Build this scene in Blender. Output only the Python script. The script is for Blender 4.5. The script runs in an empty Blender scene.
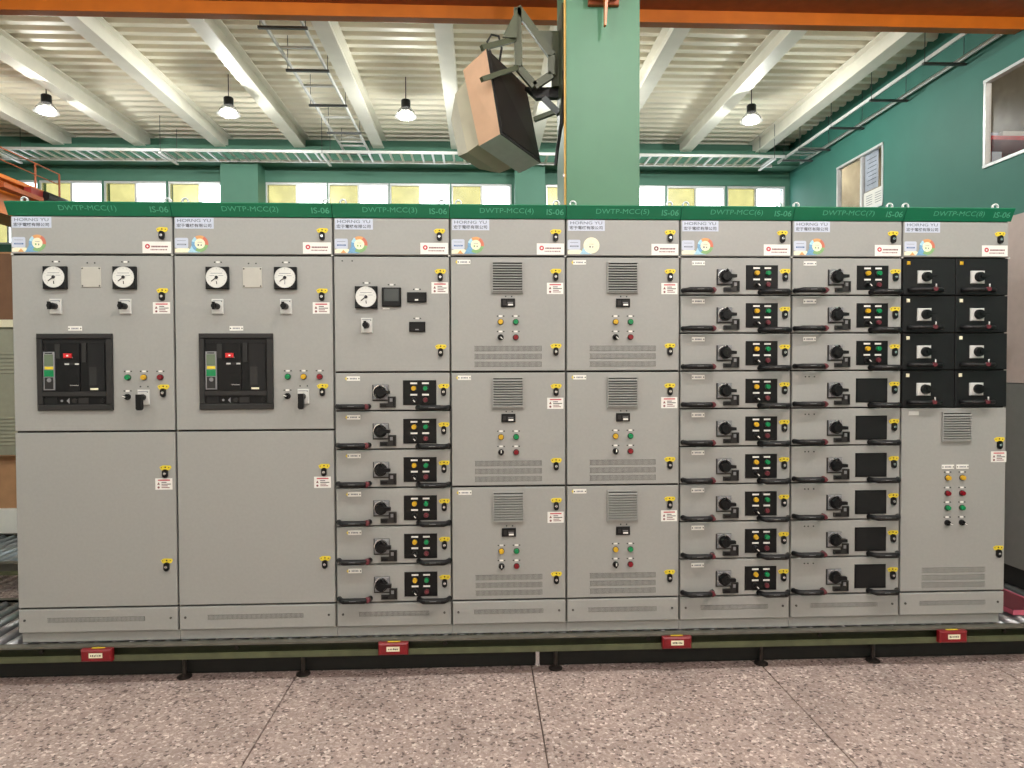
import bpy, bmesh, math, random
from mathutils import Vector, Matrix
random.seed(7)
C = bpy.context.scene.collection
PI = math.pi
# ---------------------------------------------------------------- camera
YAW, PITCH, ROLL = .0449, .0228, -.0036
cam_d = bpy.data.cameras.new('camera'); cam = bpy.data.objects.new('camera', cam_d); C.objects.link(cam)
fw = Vector((math.sin(YAW)*math.cos(PITCH), math.cos(YAW)*math.cos(PITCH), -math.sin(PITCH)))
ri = Vector((math.cos(YAW), -math.sin(YAW), 0)); up = ri.cross(fw)
r2 = ri*math.cos(ROLL) + up*math.sin(ROLL); u2 = up*math.cos(ROLL) - ri*math.sin(ROLL)
M = Matrix((r2, u2, -fw)).transposed().to_4x4(); M.translation = Vector((0, -3.64, 1.65))
cam.matrix_world = M
cam_d.sensor_width = 36; cam_d.lens = 680*36/1024; cam_d.clip_end = 200
bpy.context.scene.camera = cam
# ---------------------------------------------------------------- world, exposure
w = bpy.data.worlds.new('sky'); bpy.context.scene.world = w; w.use_nodes = True
bg = w.node_tree.nodes['Background']; bg.inputs[0].default_value = (.93, .97, 1, 1); bg.inputs[1].default_value = 5.0
vs = bpy.context.scene.view_settings
vs.view_transform = 'Standard'; vs.look = 'None'; vs.gamma = 1; vs.use_curve_mapping = False; vs.exposure = -0.18
LAMP_W = 115.0

# ---------------------------------------------------------------- materials
def lin(c):
    f = lambda v: (v/12.92 if v <= .04045 else ((v+.055)/1.055)**2.4)
    return tuple(f(x/255) for x in c)
MATS = {}
def mat(name, rgb, rough=.5, metal=0, noise=0, nscale=20, bump=0, bscale=200, emit=None, es=0, alpha=None, spec=.5):
    m = bpy.data.materials.new(name); m.use_nodes = True; nt = m.node_tree; b = nt.nodes['Principled BSDF']
    col = lin(rgb)
    b.inputs['Base Color'].default_value = (*col, 1); b.inputs['Roughness'].default_value = rough
    b.inputs['Metallic'].default_value = metal; b.inputs['Specular IOR Level'].default_value = spec
    tc = nt.nodes.new('ShaderNodeTexCoord')
    if noise:
        n = nt.nodes.new('ShaderNodeTexNoise'); n.inputs['Scale'].default_value = nscale; n.inputs['Detail'].default_value = 5
        nt.links.new(tc.outputs['Object'], n.inputs['Vector'])
        r = nt.nodes.new('ShaderNodeValToRGB')
        r.color_ramp.elements[0].position = .3; r.color_ramp.elements[1].position = .7
        r.color_ramp.elements[0].color = (*[c*(1-noise) for c in col], 1); r.color_ramp.elements[1].color = (*[min(1, c*(1+noise)) for c in col], 1)
        nt.links.new(n.outputs['Fac'], r.inputs['Fac']); nt.links.new(r.outputs['Color'], b.inputs['Base Color'])
    if bump:
        n = nt.nodes.new('ShaderNodeTexNoise'); n.inputs['Scale'].default_value = bscale
        nt.links.new(tc.outputs['Object'], n.inputs['Vector'])
        bp = nt.nodes.new('ShaderNodeBump'); bp.inputs['Strength'].default_value = bump; bp.inputs['Distance'].default_value = .002
        nt.links.new(n.outputs['Fac'], bp.inputs['Height']); nt.links.new(bp.outputs['Normal'], b.inputs['Normal'])
    if emit:
        b.inputs['Emission Color'].default_value = (*lin(emit), 1); b.inputs['Emission Strength'].default_value = es
    MATS[name] = m
    return m
mat('cab', (150, 150, 146), .42, noise=.025, nscale=60, bump=.12, bscale=500)
mat('gasket', (34, 33, 30), .8, noise=.1)
mat('canopy', (6, 106, 72), .45, noise=.05, nscale=15, bump=.05)
mat('mint', (84, 168, 134), .5, noise=.05)
mat('black', (17, 17, 18), .4, noise=.1, spec=.25)
mat('black2', (22, 22, 23), .45, noise=.06, bump=.15, spec=.3)
mat('charcoal', (42, 41, 40), .5, noise=.06, spec=.3)
mat('grey', (128, 128, 130), .4, noise=.05)
mat('plate', (196, 196, 192), .4, noise=.03)
mat('plate2', (176, 173, 164), .4, noise=.03)
mat('chrome', (215, 215, 215), .2, metal=.8, noise=.03)
mat('white', (226, 224, 218), .5, noise=.02)
mat('paper', (188, 195, 210), .5, noise=.02)
mat('dial', (212, 212, 206), .35, noise=.03)
mat('yellow', (220, 196, 50), .5, noise=.08, nscale=80)
mat('lampyellow', (204, 162, 40), .25, noise=.06, nscale=90)
mat('lampgreen', (22, 128, 76), .25, noise=.06, nscale=90)
mat('lampred', (124, 18, 30), .25, noise=.06, nscale=90)
mat('darkred', (96, 36, 44), .35, noise=.06)
mat('red', (200, 44, 46), .35, noise=.04)
mat('logored', (186, 46, 62), .5, noise=.04)
mat('inkgrey', (104, 110, 120), .6, noise=.05)
mat('ink', (24, 22, 26), .6, noise=.05)
mat('inkred', (120, 70, 74), .6, noise=.05)
mat('blue', (108, 156, 192), .5, noise=.15, nscale=120)
mat('skyblue', (160, 202, 220), .5, noise=.12, nscale=120)
mat('navy', (40, 84, 140), .5, noise=.1)
mat('orangedot', (214, 156, 100), .5, noise=.1)
mat('reddot', (196, 110, 88), .5, noise=.1)
mat('greendot', (128, 168, 112), .5, noise=.15, nscale=100)
mat('cream', (232, 226, 196), .5, noise=.08, nscale=100)
mat('screen', (62, 66, 66), .15, noise=.05)
mat('lcd', (98, 112, 92), .2, noise=.05)
mat('rail', (40, 43, 22), .5, noise=.25, nscale=12, bump=.2, bscale=90)
mat('raillip', (80, 83, 58), .5, noise=.2, nscale=12)  # rail green lightened, paints the light on the lower lip
mat('railtop', (92, 89, 80), .5, noise=.2, nscale=14)
mat('steel', (150, 148, 150), .35, metal=.7, noise=.12, nscale=30)
mat('bluesteel', (150, 160, 168), .35, metal=.6, noise=.1, nscale=30)
mat('darksteel', (60, 54, 50), .5, metal=.5, noise=.2)
mat('boxred', (122, 12, 22), .4, noise=.1)
mat('orange', (188, 100, 24), .35, noise=.08, nscale=6)
mat('rust', (150, 74, 36), .5, noise=.15, nscale=10)
mat('roof', (240, 234, 216), .5, noise=.04, nscale=3)
mat('beam', (242, 238, 226), .5, noise=.05, nscale=4)
mat('wallgreen', (74, 120, 101), .6, noise=.05, nscale=3, bump=.15, bscale=60)
mat('wallteal', (56, 116, 103), .6, noise=.05, nscale=3, bump=.15, bscale=60)
mat('colgreen', (68, 116, 86), .45, noise=.05, nscale=4, bump=.1, bscale=60)
mat('alu', (214, 216, 216), .35, metal=.3, noise=.04)
mat('ladder', (206, 206, 204), .4, metal=.3, noise=.05)
mat('bracket', (70, 72, 72), .5, noise=.1)
mat('olive', (62, 66, 42), .45, noise=.12, nscale=14)
mat('tvside', (214, 172, 142), .4, noise=.06, nscale=8)
mat('tvback', (190, 180, 158), .45, noise=.06, nscale=8)
mat('tvgrey', (206, 204, 202), .5, noise=.05)
mat('tvscreen', (40, 36, 34), .3, noise=.15, nscale=9)
mat('conduit', (196, 152, 76), .45, noise=.1)
mat('cardboard', (178, 134, 96), .8, noise=.1, nscale=10)
mat('brown', (120, 86, 62), .7, noise=.1, nscale=8)
mat('palegreen', (150, 150, 132), .5, noise=.05)
mat('pinkbeige', (196, 178, 172), .5, noise=.04)
mat('midgrey', (124, 122, 120), .45, noise=.04)
mat('pink', (196, 96, 116), .6, noise=.1)
mat('maroon', (132, 42, 38), .5, noise=.1)
mat('officewall', (186, 176, 160), .8, noise=.04, nscale=3)
mat('hood', (196, 196, 194), .3, metal=.5, noise=.04)
mat('grout', (112, 98, 92), .9, noise=.1)
mat('bulb', (255, 255, 255), .3, emit=(255, 252, 244), es=14)
mat('officelight', (255, 255, 255), .3, emit=(255, 244, 220), es=22)

def floor_material():
    m = bpy.data.materials.new('terrazzo'); m.use_nodes = True; nt = m.node_tree; b = nt.nodes['Principled BSDF']
    N = nt.nodes.new; L = nt.links.new
    g = N('ShaderNodeNewGeometry')
    vo = N('ShaderNodeTexVoronoi'); vo.inputs['Scale'].default_value = 84; L(g.outputs['Position'], vo.inputs['Vector'])
    sep = N('ShaderNodeSeparateColor'); L(vo.outputs['Color'], sep.inputs[0])
    r1 = N('ShaderNodeValToRGB'); r1.color_ramp.interpolation = 'CONSTANT'
    e = r1.color_ramp.elements
    e[0].position = 0; e[0].color = (*lin((116, 100, 95)), 1); e[1].position = .10; e[1].color = (*lin((176, 156, 148)), 1)
    for p, c in ((.5, (190, 171, 163)), (.78, (206, 189, 181)), (.93, (236, 222, 214))):
        k = e.new(p); k.color = (*lin(c), 1)
    L(sep.outputs[0], r1.inputs['Fac'])
    n2 = N('ShaderNodeTexNoise'); n2.inputs['Scale'].default_value = 150; n2.inputs['Detail'].default_value = 4; L(g.outputs['Position'], n2.inputs['Vector'])
    n3 = N('ShaderNodeTexNoise'); n3.inputs['Scale'].default_value = 2.2; n3.inputs['Detail'].default_value = 6; L(g.outputs['Position'], n3.inputs['Vector'])
    r3 = N('ShaderNodeValToRGB'); r3.color_ramp.elements[0].position = .3; r3.color_ramp.elements[1].position = .72
    r3.color_ramp.elements[0].color = (.74, .73, .73, 1); r3.color_ramp.elements[1].color = (1.05, 1.03, 1.02, 1)
    L(n3.outputs['Fac'], r3.inputs['Fac'])
    mx = N('ShaderNodeMix'); mx.data_type = 'RGBA'; mx.blend_type = 'MULTIPLY'; mx.inputs[0].default_value = .9
    L(r1.outputs['Color'], mx.inputs[6]); L(r3.outputs['Color'], mx.inputs[7])
    r2 = N('ShaderNodeValToRGB'); r2.color_ramp.elements[0].position = .35; r2.color_ramp.elements[1].position = .65
    r2.color_ramp.elements[0].color = (.8, .78, .78, 1); r2.color_ramp.elements[1].color = (1.1, 1.1, 1.1, 1)
    L(n2.outputs['Fac'], r2.inputs['Fac'])
    m2 = N('ShaderNodeMix'); m2.data_type = 'RGBA'; m2.blend_type = 'MULTIPLY'; m2.inputs[0].default_value = .75
    L(mx.outputs[2], m2.inputs[6]); L(r2.outputs['Color'], m2.inputs[7]); L(m2.outputs[2], b.inputs['Base Color'])
    b.inputs['Roughness'].default_value = .55
    bp = N('ShaderNodeBump'); bp.inputs['Strength'].default_value = .15; bp.inputs['Distance'].default_value = .002
    L(n2.outputs['Fac'], bp.inputs['Height']); L(bp.outputs['Normal'], b.inputs['Normal'])
    MATS['terrazzo'] = m
floor_material()

def pane_material(name, tint, gloss=.06):
    m = bpy.data.materials.new(name); m.use_nodes = True; nt = m.node_tree; nt.nodes.remove(nt.nodes['Principled BSDF'])
    out = nt.nodes['Material Output']; tr = nt.nodes.new('ShaderNodeBsdfTransparent'); gl = nt.nodes.new('ShaderNodeBsdfGlossy'); mx = nt.nodes.new('ShaderNodeMixShader')
    tc = nt.nodes.new('ShaderNodeTexCoord'); n = nt.nodes.new('ShaderNodeTexNoise'); n.inputs['Scale'].default_value = 5; n.inputs['Detail'].default_value = 4
    r = nt.nodes.new('ShaderNodeValToRGB'); nt.links.new(tc.outputs['Object'], n.inputs['Vector']); nt.links.new(n.outputs['Fac'], r.inputs['Fac'])
    r.color_ramp.elements[0].position = .35; r.color_ramp.elements[1].position = .65
    r.color_ramp.elements[0].color = (*[t*.9 for t in tint], 1); r.color_ramp.elements[1].color = (*tint, 1)
    nt.links.new(r.outputs['Color'], tr.inputs['Color'])
    gl.inputs['Roughness'].default_value = .3; mx.inputs[0].default_value = gloss
    nt.links.new(tr.outputs[0], mx.inputs[1]); nt.links.new(gl.outputs[0], mx.inputs[2]); nt.links.new(mx.outputs[0], out.inputs['Surface'])
    MATS[name] = m
pane_material('pane_yellow', (.50, .475, .30))
pane_material('pane_clear', (.97, .97, .97), .015)
pane_material('acrylic', (.86, .86, .85), .12)
pane_material('pane_film', (.45, .52, .5), .1)

# ---------------------------------------------------------------- mesh builder
class MB:
    def __init__(s): s.v = []; s.f = []; s.m = []; s.names = []
    def mi(s, n):
        if n not in s.names: s.names.append(n)
        return s.names.index(n)
    def add(s, vs_, fs, m):
        o = len(s.v); k = s.mi(m); s.v += [tuple(p) for p in vs_]
        for f in fs: s.f.append([i+o for i in f]); s.m.append(k)
        return s
    def box(s, x0, x1, y0, y1, z0, z1, m):
        v = [(x, y, z) for x in (x0, x1) for y in (y0, y1) for z in (z0, z1)]
        return s.add(v, [(0, 1, 3, 2), (4, 6, 7, 5), (0, 4, 5, 1), (2, 3, 7, 6), (0, 2, 6, 4), (1, 5, 7, 3)], m)
    def cbox(s, x0, x1, y0, y1, z0, z1, m, c=.003):
        """box with its front (low y) edges chamfered"""
        v = []
        for (y, i) in ((y1, 0), (y0+c, 0), (y0, c)):
            v += [(x0+i, y, z0+i), (x1-i, y, z0+i), (x1-i, y, z1-i), (x0+i, y, z1-i)]
        f = [(3, 2, 1, 0), (8, 9, 10, 11)]
        for L in (0, 4):
            for k in range(4): f.append((L+k, L+(k+1) % 4, L+4+(k+1) % 4, L+4+k))
        return s.add(v, f, m)
    def prism(s, poly, a, b, m, plane='xz'):
        """polygon extruded along the remaining axis from a to b"""
        n = len(poly)
        mk = {'xz': lambda p, t: (p[0], t, p[1]), 'yz': lambda p, t: (t, p[0], p[1]), 'xy': lambda p, t: (p[0], p[1], t)}[plane]
        v = [mk(p, a) for p in poly] + [mk(p, b) for p in poly]
        f = [tuple(range(n)), tuple(range(2*n-1, n-1, -1))] + [(i, i+n, (i+1) % n+n, (i+1) % n) for i in range(n)]
        return s.add(v, f, m)
    def cyl(s, x, z, r, y0, y1, m, n=16, r1=None, ph=0):
        """cylinder along y; r at y1, r1 at y0 (front)"""
        r1 = r if r1 is None else r1
        v = [(x+r1*math.cos(ph+2*PI*i/n), y0, z+r1*math.sin(ph+2*PI*i/n)) for i in range(n)] + [(x+r*math.cos(ph+2*PI*i/n), y1, z+r*math.sin(ph+2*PI*i/n)) for i in range(n)]
        f = [tuple(range(n)), tuple(range(2*n-1, n-1, -1))] + [(i, i+n, (i+1) % n+n, (i+1) % n) for i in range(n)]
        return s.add(v, f, m)
    def ring(s, x, z, ri_, ro, y0, y1, m, a0=0, a1=2*PI, n=24):
        k = n+1; v = []
        for i in range(k):
            a = a0+(a1-a0)*i/n
            for r, y in ((ri_, y0), (ro, y0), (ro, y1), (ri_, y1)): v.append((x+r*math.cos(a), y, z+r*math.sin(a)))
        f = []
        for i in range(n):
            for j in range(4): f.append((4*i+j, 4*i+(j+1) % 4, 4*i+4+(j+1) % 4, 4*i+4+j))
        f += [(3, 2, 1, 0), (4*n, 4*n+1, 4*n+2, 4*n+3)]
        return s.add(v, f, m)
    def tube(s, pts, r, m, n=8, radii=None):
        pts = [Vector(p) for p in pts]; v = []; k = len(pts)
        for i, p in enumerate(pts):
            t = (pts[min(i+1, k-1)]-pts[max(i-1, 0)]).normalized()
            a = t.cross(Vector((0, 0, 1)))
            if a.length < .05: a = t.cross(Vector((0, 1, 0)))
            a.normalize(); b = t.cross(a); rr = radii[i] if radii else r
            v += [tuple(p+(a*math.cos(2*PI*j/n)+b*math.sin(2*PI*j/n))*rr) for j in range(n)]
        f = [tuple(range(n-1, -1, -1)), tuple(range((k-1)*n, k*n))]
        for i in range(k-1):
            for j in range(n): f.append((i*n+j, i*n+(j+1) % n, (i+1)*n+(j+1) % n, (i+1)*n+j))
        return s.add(v, f, m)
    def bar(s, p0, p1, wd, ht, m, upv=(0, 0, 1)):
        p0 = Vector(p0); p1 = Vector(p1); t = (p1-p0).normalized(); a = t.cross(Vector(upv))
        if a.length < .05: a = t.cross(Vector((0, 1, 0)))
        a.normalize(); b = a.cross(t)
        v = [tuple(p+a*i*wd/2+b*j*ht/2) for p in (p0, p1) for i, j in ((-1, -1), (1, -1), (1, 1), (-1, 1))]
        return s.add(v, [(3, 2, 1, 0), (4, 5, 6, 7)]+[(k, (k+1) % 4, 4+(k+1) % 4, 4+k) for k in range(4)], m)
    def lathe(s, prof, m, n=24, cx=0, cy=0):
        """profile of (r, z), around the vertical"""
        k = len(prof); v = [(cx+r*math.cos(2*PI*i/n), cy+r*math.sin(2*PI*i/n), z) for i in range(n) for r, z in prof]
        f = [(i*k+j, ((i+1) % n)*k+j, ((i+1) % n)*k+j+1, i*k+j+1) for i in range(n) for j in range(k-1)]
        return s.add(v, f, m)
    def text(s, txt, x, z, h, y, m, width=None, ang=0, align='l'):
        """flat lettering facing -y; h = cap height; width = total width"""
        vs0, fs = text_mesh(txt)
        x0 = min(p[0] for p in vs0); x1 = max(p[0] for p in vs0); z0 = min(p[1] for p in vs0); z1 = max(p[1] for p in vs0)
        sz = h/(z1-z0); sx = width/(x1-x0) if width else sz
        off = -(x1-x0)*sx/2 if align == 'c' else (-(x1-x0)*sx if align == 'r' else 0)
        return s.add([(x+off+(p[0]-x0)*sx, y, z+(p[1]-z0)*sz) for p in vs0], fs, m)
    def mesh(s, name, smooth=False):
        me = bpy.data.meshes.new(name); me.from_pydata(s.v, [], s.f)
        for n in s.names: me.materials.append(MATS[n])
        for p, k in zip(me.polygons, s.m): p.material_index = k
        bm = bmesh.new(); bm.from_mesh(me); bmesh.ops.recalc_face_normals(bm, faces=bm.faces); bm.to_mesh(me); bm.free()
        if smooth:
            for p in me.polygons: p.use_smooth = len(p.vertices) == 4
        return me
_tc = {}
def text_mesh(t):
    if t not in _tc:
        cu = bpy.data.curves.new('t', 'FONT'); cu.body = t; cu.resolution_u = 3; cu.offset = 0 if 'M' in t else .010; o = bpy.data.objects.new('t', cu); C.objects.link(o)
        dg = bpy.context.evaluated_depsgraph_get(); dg.update()
        me = bpy.data.meshes.new_from_object(o.evaluated_get(dg))
        _tc[t] = ([tuple(v.co) for v in me.vertices], [tuple(p.vertices) for p in me.polygons])
        bpy.data.objects.remove(o); bpy.data.curves.remove(cu); bpy.data.meshes.remove(me)
    return _tc[t]
def obj(name, me, parent=None, loc=(0, 0, 0), rot=(0, 0, 0), smooth=False):
    if isinstance(me, MB): me = me.mesh(name, smooth)
    o = bpy.data.objects.new(name, me); C.objects.link(o); o.location = loc; o.rotation_euler = rot
    if parent: o.parent = parent
    return o
def tag(o, label, cat, group=None):
    o['label'] = label; o['category'] = cat
    if group: o['group'] = group
    return o
def thing(name, label, cat, loc=(0, 0, 0), group=None):
    o = bpy.data.objects.new(name, None); C.objects.link(o); o.location = loc; o.empty_display_size = .1
    return tag(o, label, cat, group)
def struct(name, me, parent=None, loc=(0, 0, 0), label=None):
    o = obj(name, me, parent, loc)
    if not parent: o['kind'] = 'structure'
    if label: o['label'] = label
    return o

# ================================================================ the room
YB, XR, XL, YF, ZC = 7.4, 5.08, -9.0, -8.0, 5.30
fl = struct('floor', MB().box(XL-.2, XR+.2, YF-.2, YB+.2, -.12, -.012, 'grout'))
fl['label'] = 'speckled pinkish grey terrazzo floor of large slabs'
SL = 1.275
sm = MB().cbox(.003, SL-.003, -.0, .012, .003, SL-.003, 'terrazzo', .0015)
sm.v = [(x, z, -y) for x, y, z in sm.v]; sm = sm.mesh('slab')
i0 = math.floor((XL-.27)/SL)
for i in range(i0, i0+12):
    for j in range(-6, 7):
        obj('slab', sm, fl, (.27+i*SL, -.5+j*SL, -.001))
# ceiling of corrugated sheet
prof = []; y = YF
while y < YB+.02:
    prof += [(y, ZC), (y+.075, ZC), (y+.100, ZC+.058), (y+.165, ZC+.058)]; y += .19
cm = MB(); n = len(prof)
cm.add([(x, p[0], p[1]) for x in (XL-.1, XR+.1) for p in prof], [(i, i+1, n+i+1, n+i) for i in range(n-1)], 'roof')
cm.box(XL-.2, XR+.2, YF-.2, YB+.2, ZC+.1, ZC+.14, 'roof')
ce = struct('ceiling', cm, label='corrugated cream roof deck on steel beams')
bmesh_beam = MB().box(-.085, .085, YF, YB-.02, -.232, -.220, 'beam').box(-.006, .006, YF, YB-.02, -.22, -.012, 'beam').box(-.085, .085, YF, YB-.02, -.012, 0, 'beam').mesh('beam')
for k in range(-7, 5):
    obj('beam', bmesh_beam, ce, (-.37+1.205*k, 0, ZC))
# walls
WIN = []           # back window spans
for a in (-7.90, -6.92, -5.93, -4.94): WIN.append((a, a+.97))
for a in (-3.42, -2.44, -1.46, -.47): WIN.append((a, a+.97))
for a in (1.06, 2.05, 3.04, 4.04): WIN.append((a, a+.97))
ZW0, ZW1 = 3.62, 4.63
wb = MB().box(XL, XR, YB, YB+.2, 0, ZW0, 'wallgreen').box(XL, XR, YB, YB+.2, ZW1, ZC+.1, 'wallgreen')
xs = XL
for a, b in WIN:
    if a-xs > .001: wb.box(xs, a, YB, YB+.2, ZW0, ZW1, 'wallgreen')
    xs = b
wb.box(xs, XR, YB, YB+.2, ZW0, ZW1, 'wallgreen')
struct('wall_back', wb, label='dark green rear wall with a high band of windows')
for i, (a, b) in enumerate(WIN):
    mid = (a+b)/2
    f = MB()
    for x0, x1 in ((a, a+.025), (b-.025, b), (mid-.014, mid+.014)): f.box(x0, x1, YB+.03, YB+.09, ZW0, ZW1, 'alu')
    for z0, z1 in ((ZW0, ZW0+.035), (ZW1-.035, ZW1)): f.box(a, b, YB+.028, YB+.092, z0, z1, 'alu')
    wo = struct('window_%d' % (i+1), f, label='aluminium sliding window with one yellow pane high on the rear wall'); wo['group'] = 'rear wall windows'
    obj('pane', MB().box(a+.02, mid, YB+.05, YB+.056, ZW0+.03, ZW1-.03, 'pane_yellow'), wo)['label'] = 'yellow tinted pane'
    obj('pane', MB().box(mid, b-.02, YB+.064, YB+.07, ZW0+.03, ZW1-.03, 'pane_clear'), wo)
struct('trim_1', MB().box(-3.99, -3.42, 7.05, YB, 0, 4.855, 'wallgreen'), label='green wall pilaster between window groups')
struct('trim_2', MB().box(.54, 1.01, 7.05, YB, 0, 4.855, 'wallgreen'), label='green wall pilaster behind the hanging television')
struct('trim_3', MB().box(XL, XR, 7.06, YB, 4.86, 5.09, 'wallgreen'), label='green ring beam above the rear windows')
# right wall with two windows into an office
RW = [((.9, 3.06), (3.65, 4.53)), ((4.78, 5.90), (3.70, 4.49))]
wr = MB(); ys = YF
for (y0, y1), (z0, z1) in RW:
    wr.box(XR, XR+.07, ys, y0, 0, ZC+.1, 'wallteal')
    wr.box(XR, XR+.07, y0, y1, 0, z0, 'wallteal').box(XR, XR+.07, y0, y1, z1, ZC+.1, 'wallteal'); ys = y1
wr.box(XR, XR+.07, ys, YB+.2, 0, ZC+.1, 'wallteal')
struct('wall_right', wr, label='teal painted right wall with two office windows')
struct('wall_left', MB().box(XL-.2, XL, YF, YB, 0, ZC+.1, 'wallteal'))
FW = [(-8.4+2.65*k, -8.4+2.65*k+2.35) for k in (0, 2, 4)]; FZ0, FZ1 = 3.3, 4.7  # unseen windows added to bring in frontal fill light
wf = MB().box(XL-.2, XR+.2, YF-.2, YF, 0, FZ0, 'roof').box(XL-.2, XR+.2, YF-.2, YF, FZ1, ZC+.1, 'roof'); xs = XL-.2
for a, b in FW: wf.box(xs, a, YF-.2, YF, FZ0, FZ1, 'roof'); xs = b
wf.box(xs, XR+.2, YF-.2, YF, FZ0, FZ1, 'roof')
struct('wall_front', wf, label='cream front wall with tall windows behind the photographer')
for i, (a, b) in enumerate(FW):
    f = MB(); mid = (a+b)/2
    for x0, x1 in ((a, a+.05), (b-.05, b), (mid-.03, mid+.03)): f.box(x0, x1, YF-.12, YF-.05, FZ0, FZ1, 'alu')
    for z0, z1 in ((FZ0, FZ0+.05), (FZ1-.05, FZ1)): f.box(a, b, YF-.121, YF-.049, z0, z1, 'alu')
    wo = struct('window_%d' % (len(WIN)+3+i), f, label='tall aluminium window in the front wall'); wo['group'] = 'front wall windows'
    for x0, x1 in ((a+.05, mid-.03), (mid+.03, b-.05)): obj('pane', MB().box(x0, x1, YF-.09, YF-.084, FZ0+.05, FZ1-.05, 'pane_clear'), wo)
def portal(x0, x1, y, z0, z1, rx):
    ld = bpy.data.lights.new('daylight_portal', 'AREA'); ld.shape = 'RECTANGLE'; ld.size = x1-x0; ld.size_y = z1-z0; ld.cycles.is_portal = True
    lo = bpy.data.objects.new('daylight_portal', ld); C.objects.link(lo); lo.location = ((x0+x1)/2, y, (z0+z1)/2); lo.rotation_euler = (rx, 0, 0)
for a, b in FW: portal(a, b, YF-.01, FZ0, FZ1, PI/2)
for a, b in ((-7.9, -3.97), (-3.42, .5), (1.06, 5.01)): portal(a, b, YB-.01, ZW0, ZW1, -PI/2)
n = len(WIN)
for i, ((y0, y1), (z0, z1)) in enumerate(RW):
    f = MB(); t = .03
    f.box(XR-.01, XR+.05, y0, y0+t, z0, z1, 'alu').box(XR-.01, XR+.05, y1-t, y1, z0, z1, 'alu')
    f.box(XR-.015, XR+.05, y0, y1, z0, z0+t, 'alu').box(XR-.015, XR+.05, y0, y1, z1-t, z1, 'alu')
    mids = [2.0] if i == 0 else [5.30]
    for ym in mids: f.box(XR+.005, XR+.07, ym-.02, ym+.02, z0, z1, 'alu')
    wo = struct('window_%d' % (n+1+i), f, label=['large aluminium office window above the right end of the cabinets', 'small aluminium office window with papers taped inside'][i])
    ed = [y0+t] + mids + [y1-t]
    for a, b in zip(ed[:-1], ed[1:]): obj('pane', MB().box(XR+.03, XR+.036, a, b, z0+t, z1-t, 'pane_clear'), wo)
    if i == 1:
        p = MB().box(XR+.040, XR+.042, 4.96, 5.26, 3.98, 4.46, 'paper')
        for k in range(7): p.box(XR+.0392, XR+.0396, 5.0, 5.22-.02*(k % 3), 4.05+.055*k, 4.06+.055*k, 'inkgrey')
        obj('paper_notice', p, wo)['label'] = 'pale notice taped to the glass'
        p = MB().box(XR+.022, XR+.024, 4.80, 5.26, 3.74, 3.96, 'white')
        for k in range(5): p.box(XR+.0212, XR+.0216, 5.06, 5.2, 3.78+.03*k, 3.787+.03*k, 'inkgrey').box(XR+.0212, XR+.0216, 4.86, 5.0, 3.78+.03*k, 3.787+.03*k, 'inkgrey')
        obj('paper_notice', p, wo)['label'] = 'white printed sheet at the bottom'
of = MB()
of.box(XR+.07, 8.2, .2, 7.2, 3.1, 3.2, 'officewall').box(XR+.07, 8.2, .2, 7.2, 5.2, 5.3, 'officewall').box(8.1, 8.2, .2, 7.2, 3.2, 5.2, 'officewall')
of.box(XR+.07, 8.2, .1, .2, 3.1, 5.3, 'officewall').box(XR+.07, 8.2, 7.2, 7.3, 3.1, 5.3, 'officewall')
struct('wall_office', of, label='beige walls of the upstairs office')
for k, (x, y) in enumerate(((5.75, 1.2), (5.62, 6.5))):  # panels added out of view to light the office
    ol = thing('ceiling_light', ['bright ceiling light panel over the near end of the upstairs office', 'bright ceiling light panel over the far end of the upstairs office'][k], 'lamp', (x, y, 5.2), 'office ceiling lights')
    obj('housing', MB().box(-.32, .32, -.42, .42, -.05, 0, 'alu'), ol); obj('diffuser', MB().box(-.3, .3, -.4, .4, -.06, -.05, 'officelight'), ol)
RC = (5.45, 3.6, 3.2)
rc = thing('office_cabinet', 'dark red cabinet standing behind the large office window', 'cabinet', RC)
obj('carcass', MB().box(0, .05, .02, .5, 0, .95, 'maroon').box(1.45, 1.5, .02, .5, 0, .95, 'maroon').box(0, 1.5, .46, .5, 0, .95, 'maroon').box(.05, 1.45, .03, .06, 0, .6, 'maroon'), rc)
obj('top', MB().box(-.01, 1.51, 0, .5, .93, .975, 'red'), rc)
obj('edge_strip', MB().box(0, .10, 0, .02, 0, .93, 'red'), rc)
obj('shelf', MB().box(.05, 1.45, .05, .46, .64, .67, 'grey'), rc)
obj('note', MB().box(.13, .24, -.002, .0, .68, .80, 'paper').box(.13, .24, 0, .03, .68, .685, 'paper'), rc)
for k, (a, b, h_, m_) in enumerate(((.02, .25, .05, 'paper'), (.3, .62, .07, 'white'), (.7, 1.1, .04, 'paper'))):
    tag(obj('paper_stack', MB().box(a, b, .06, .4, .976, .976+h_, m_).box(a+.05, b+.03, .1, .36, .976+h_, .995+h_, 'grey'), None, RC), ['papers at the left end on the red office cabinet', 'thick white paper pile mid top of the red office cabinet', 'thin papers at the right end on the red office cabinet'][k], 'paper', 'papers on the office cabinet')
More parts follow.
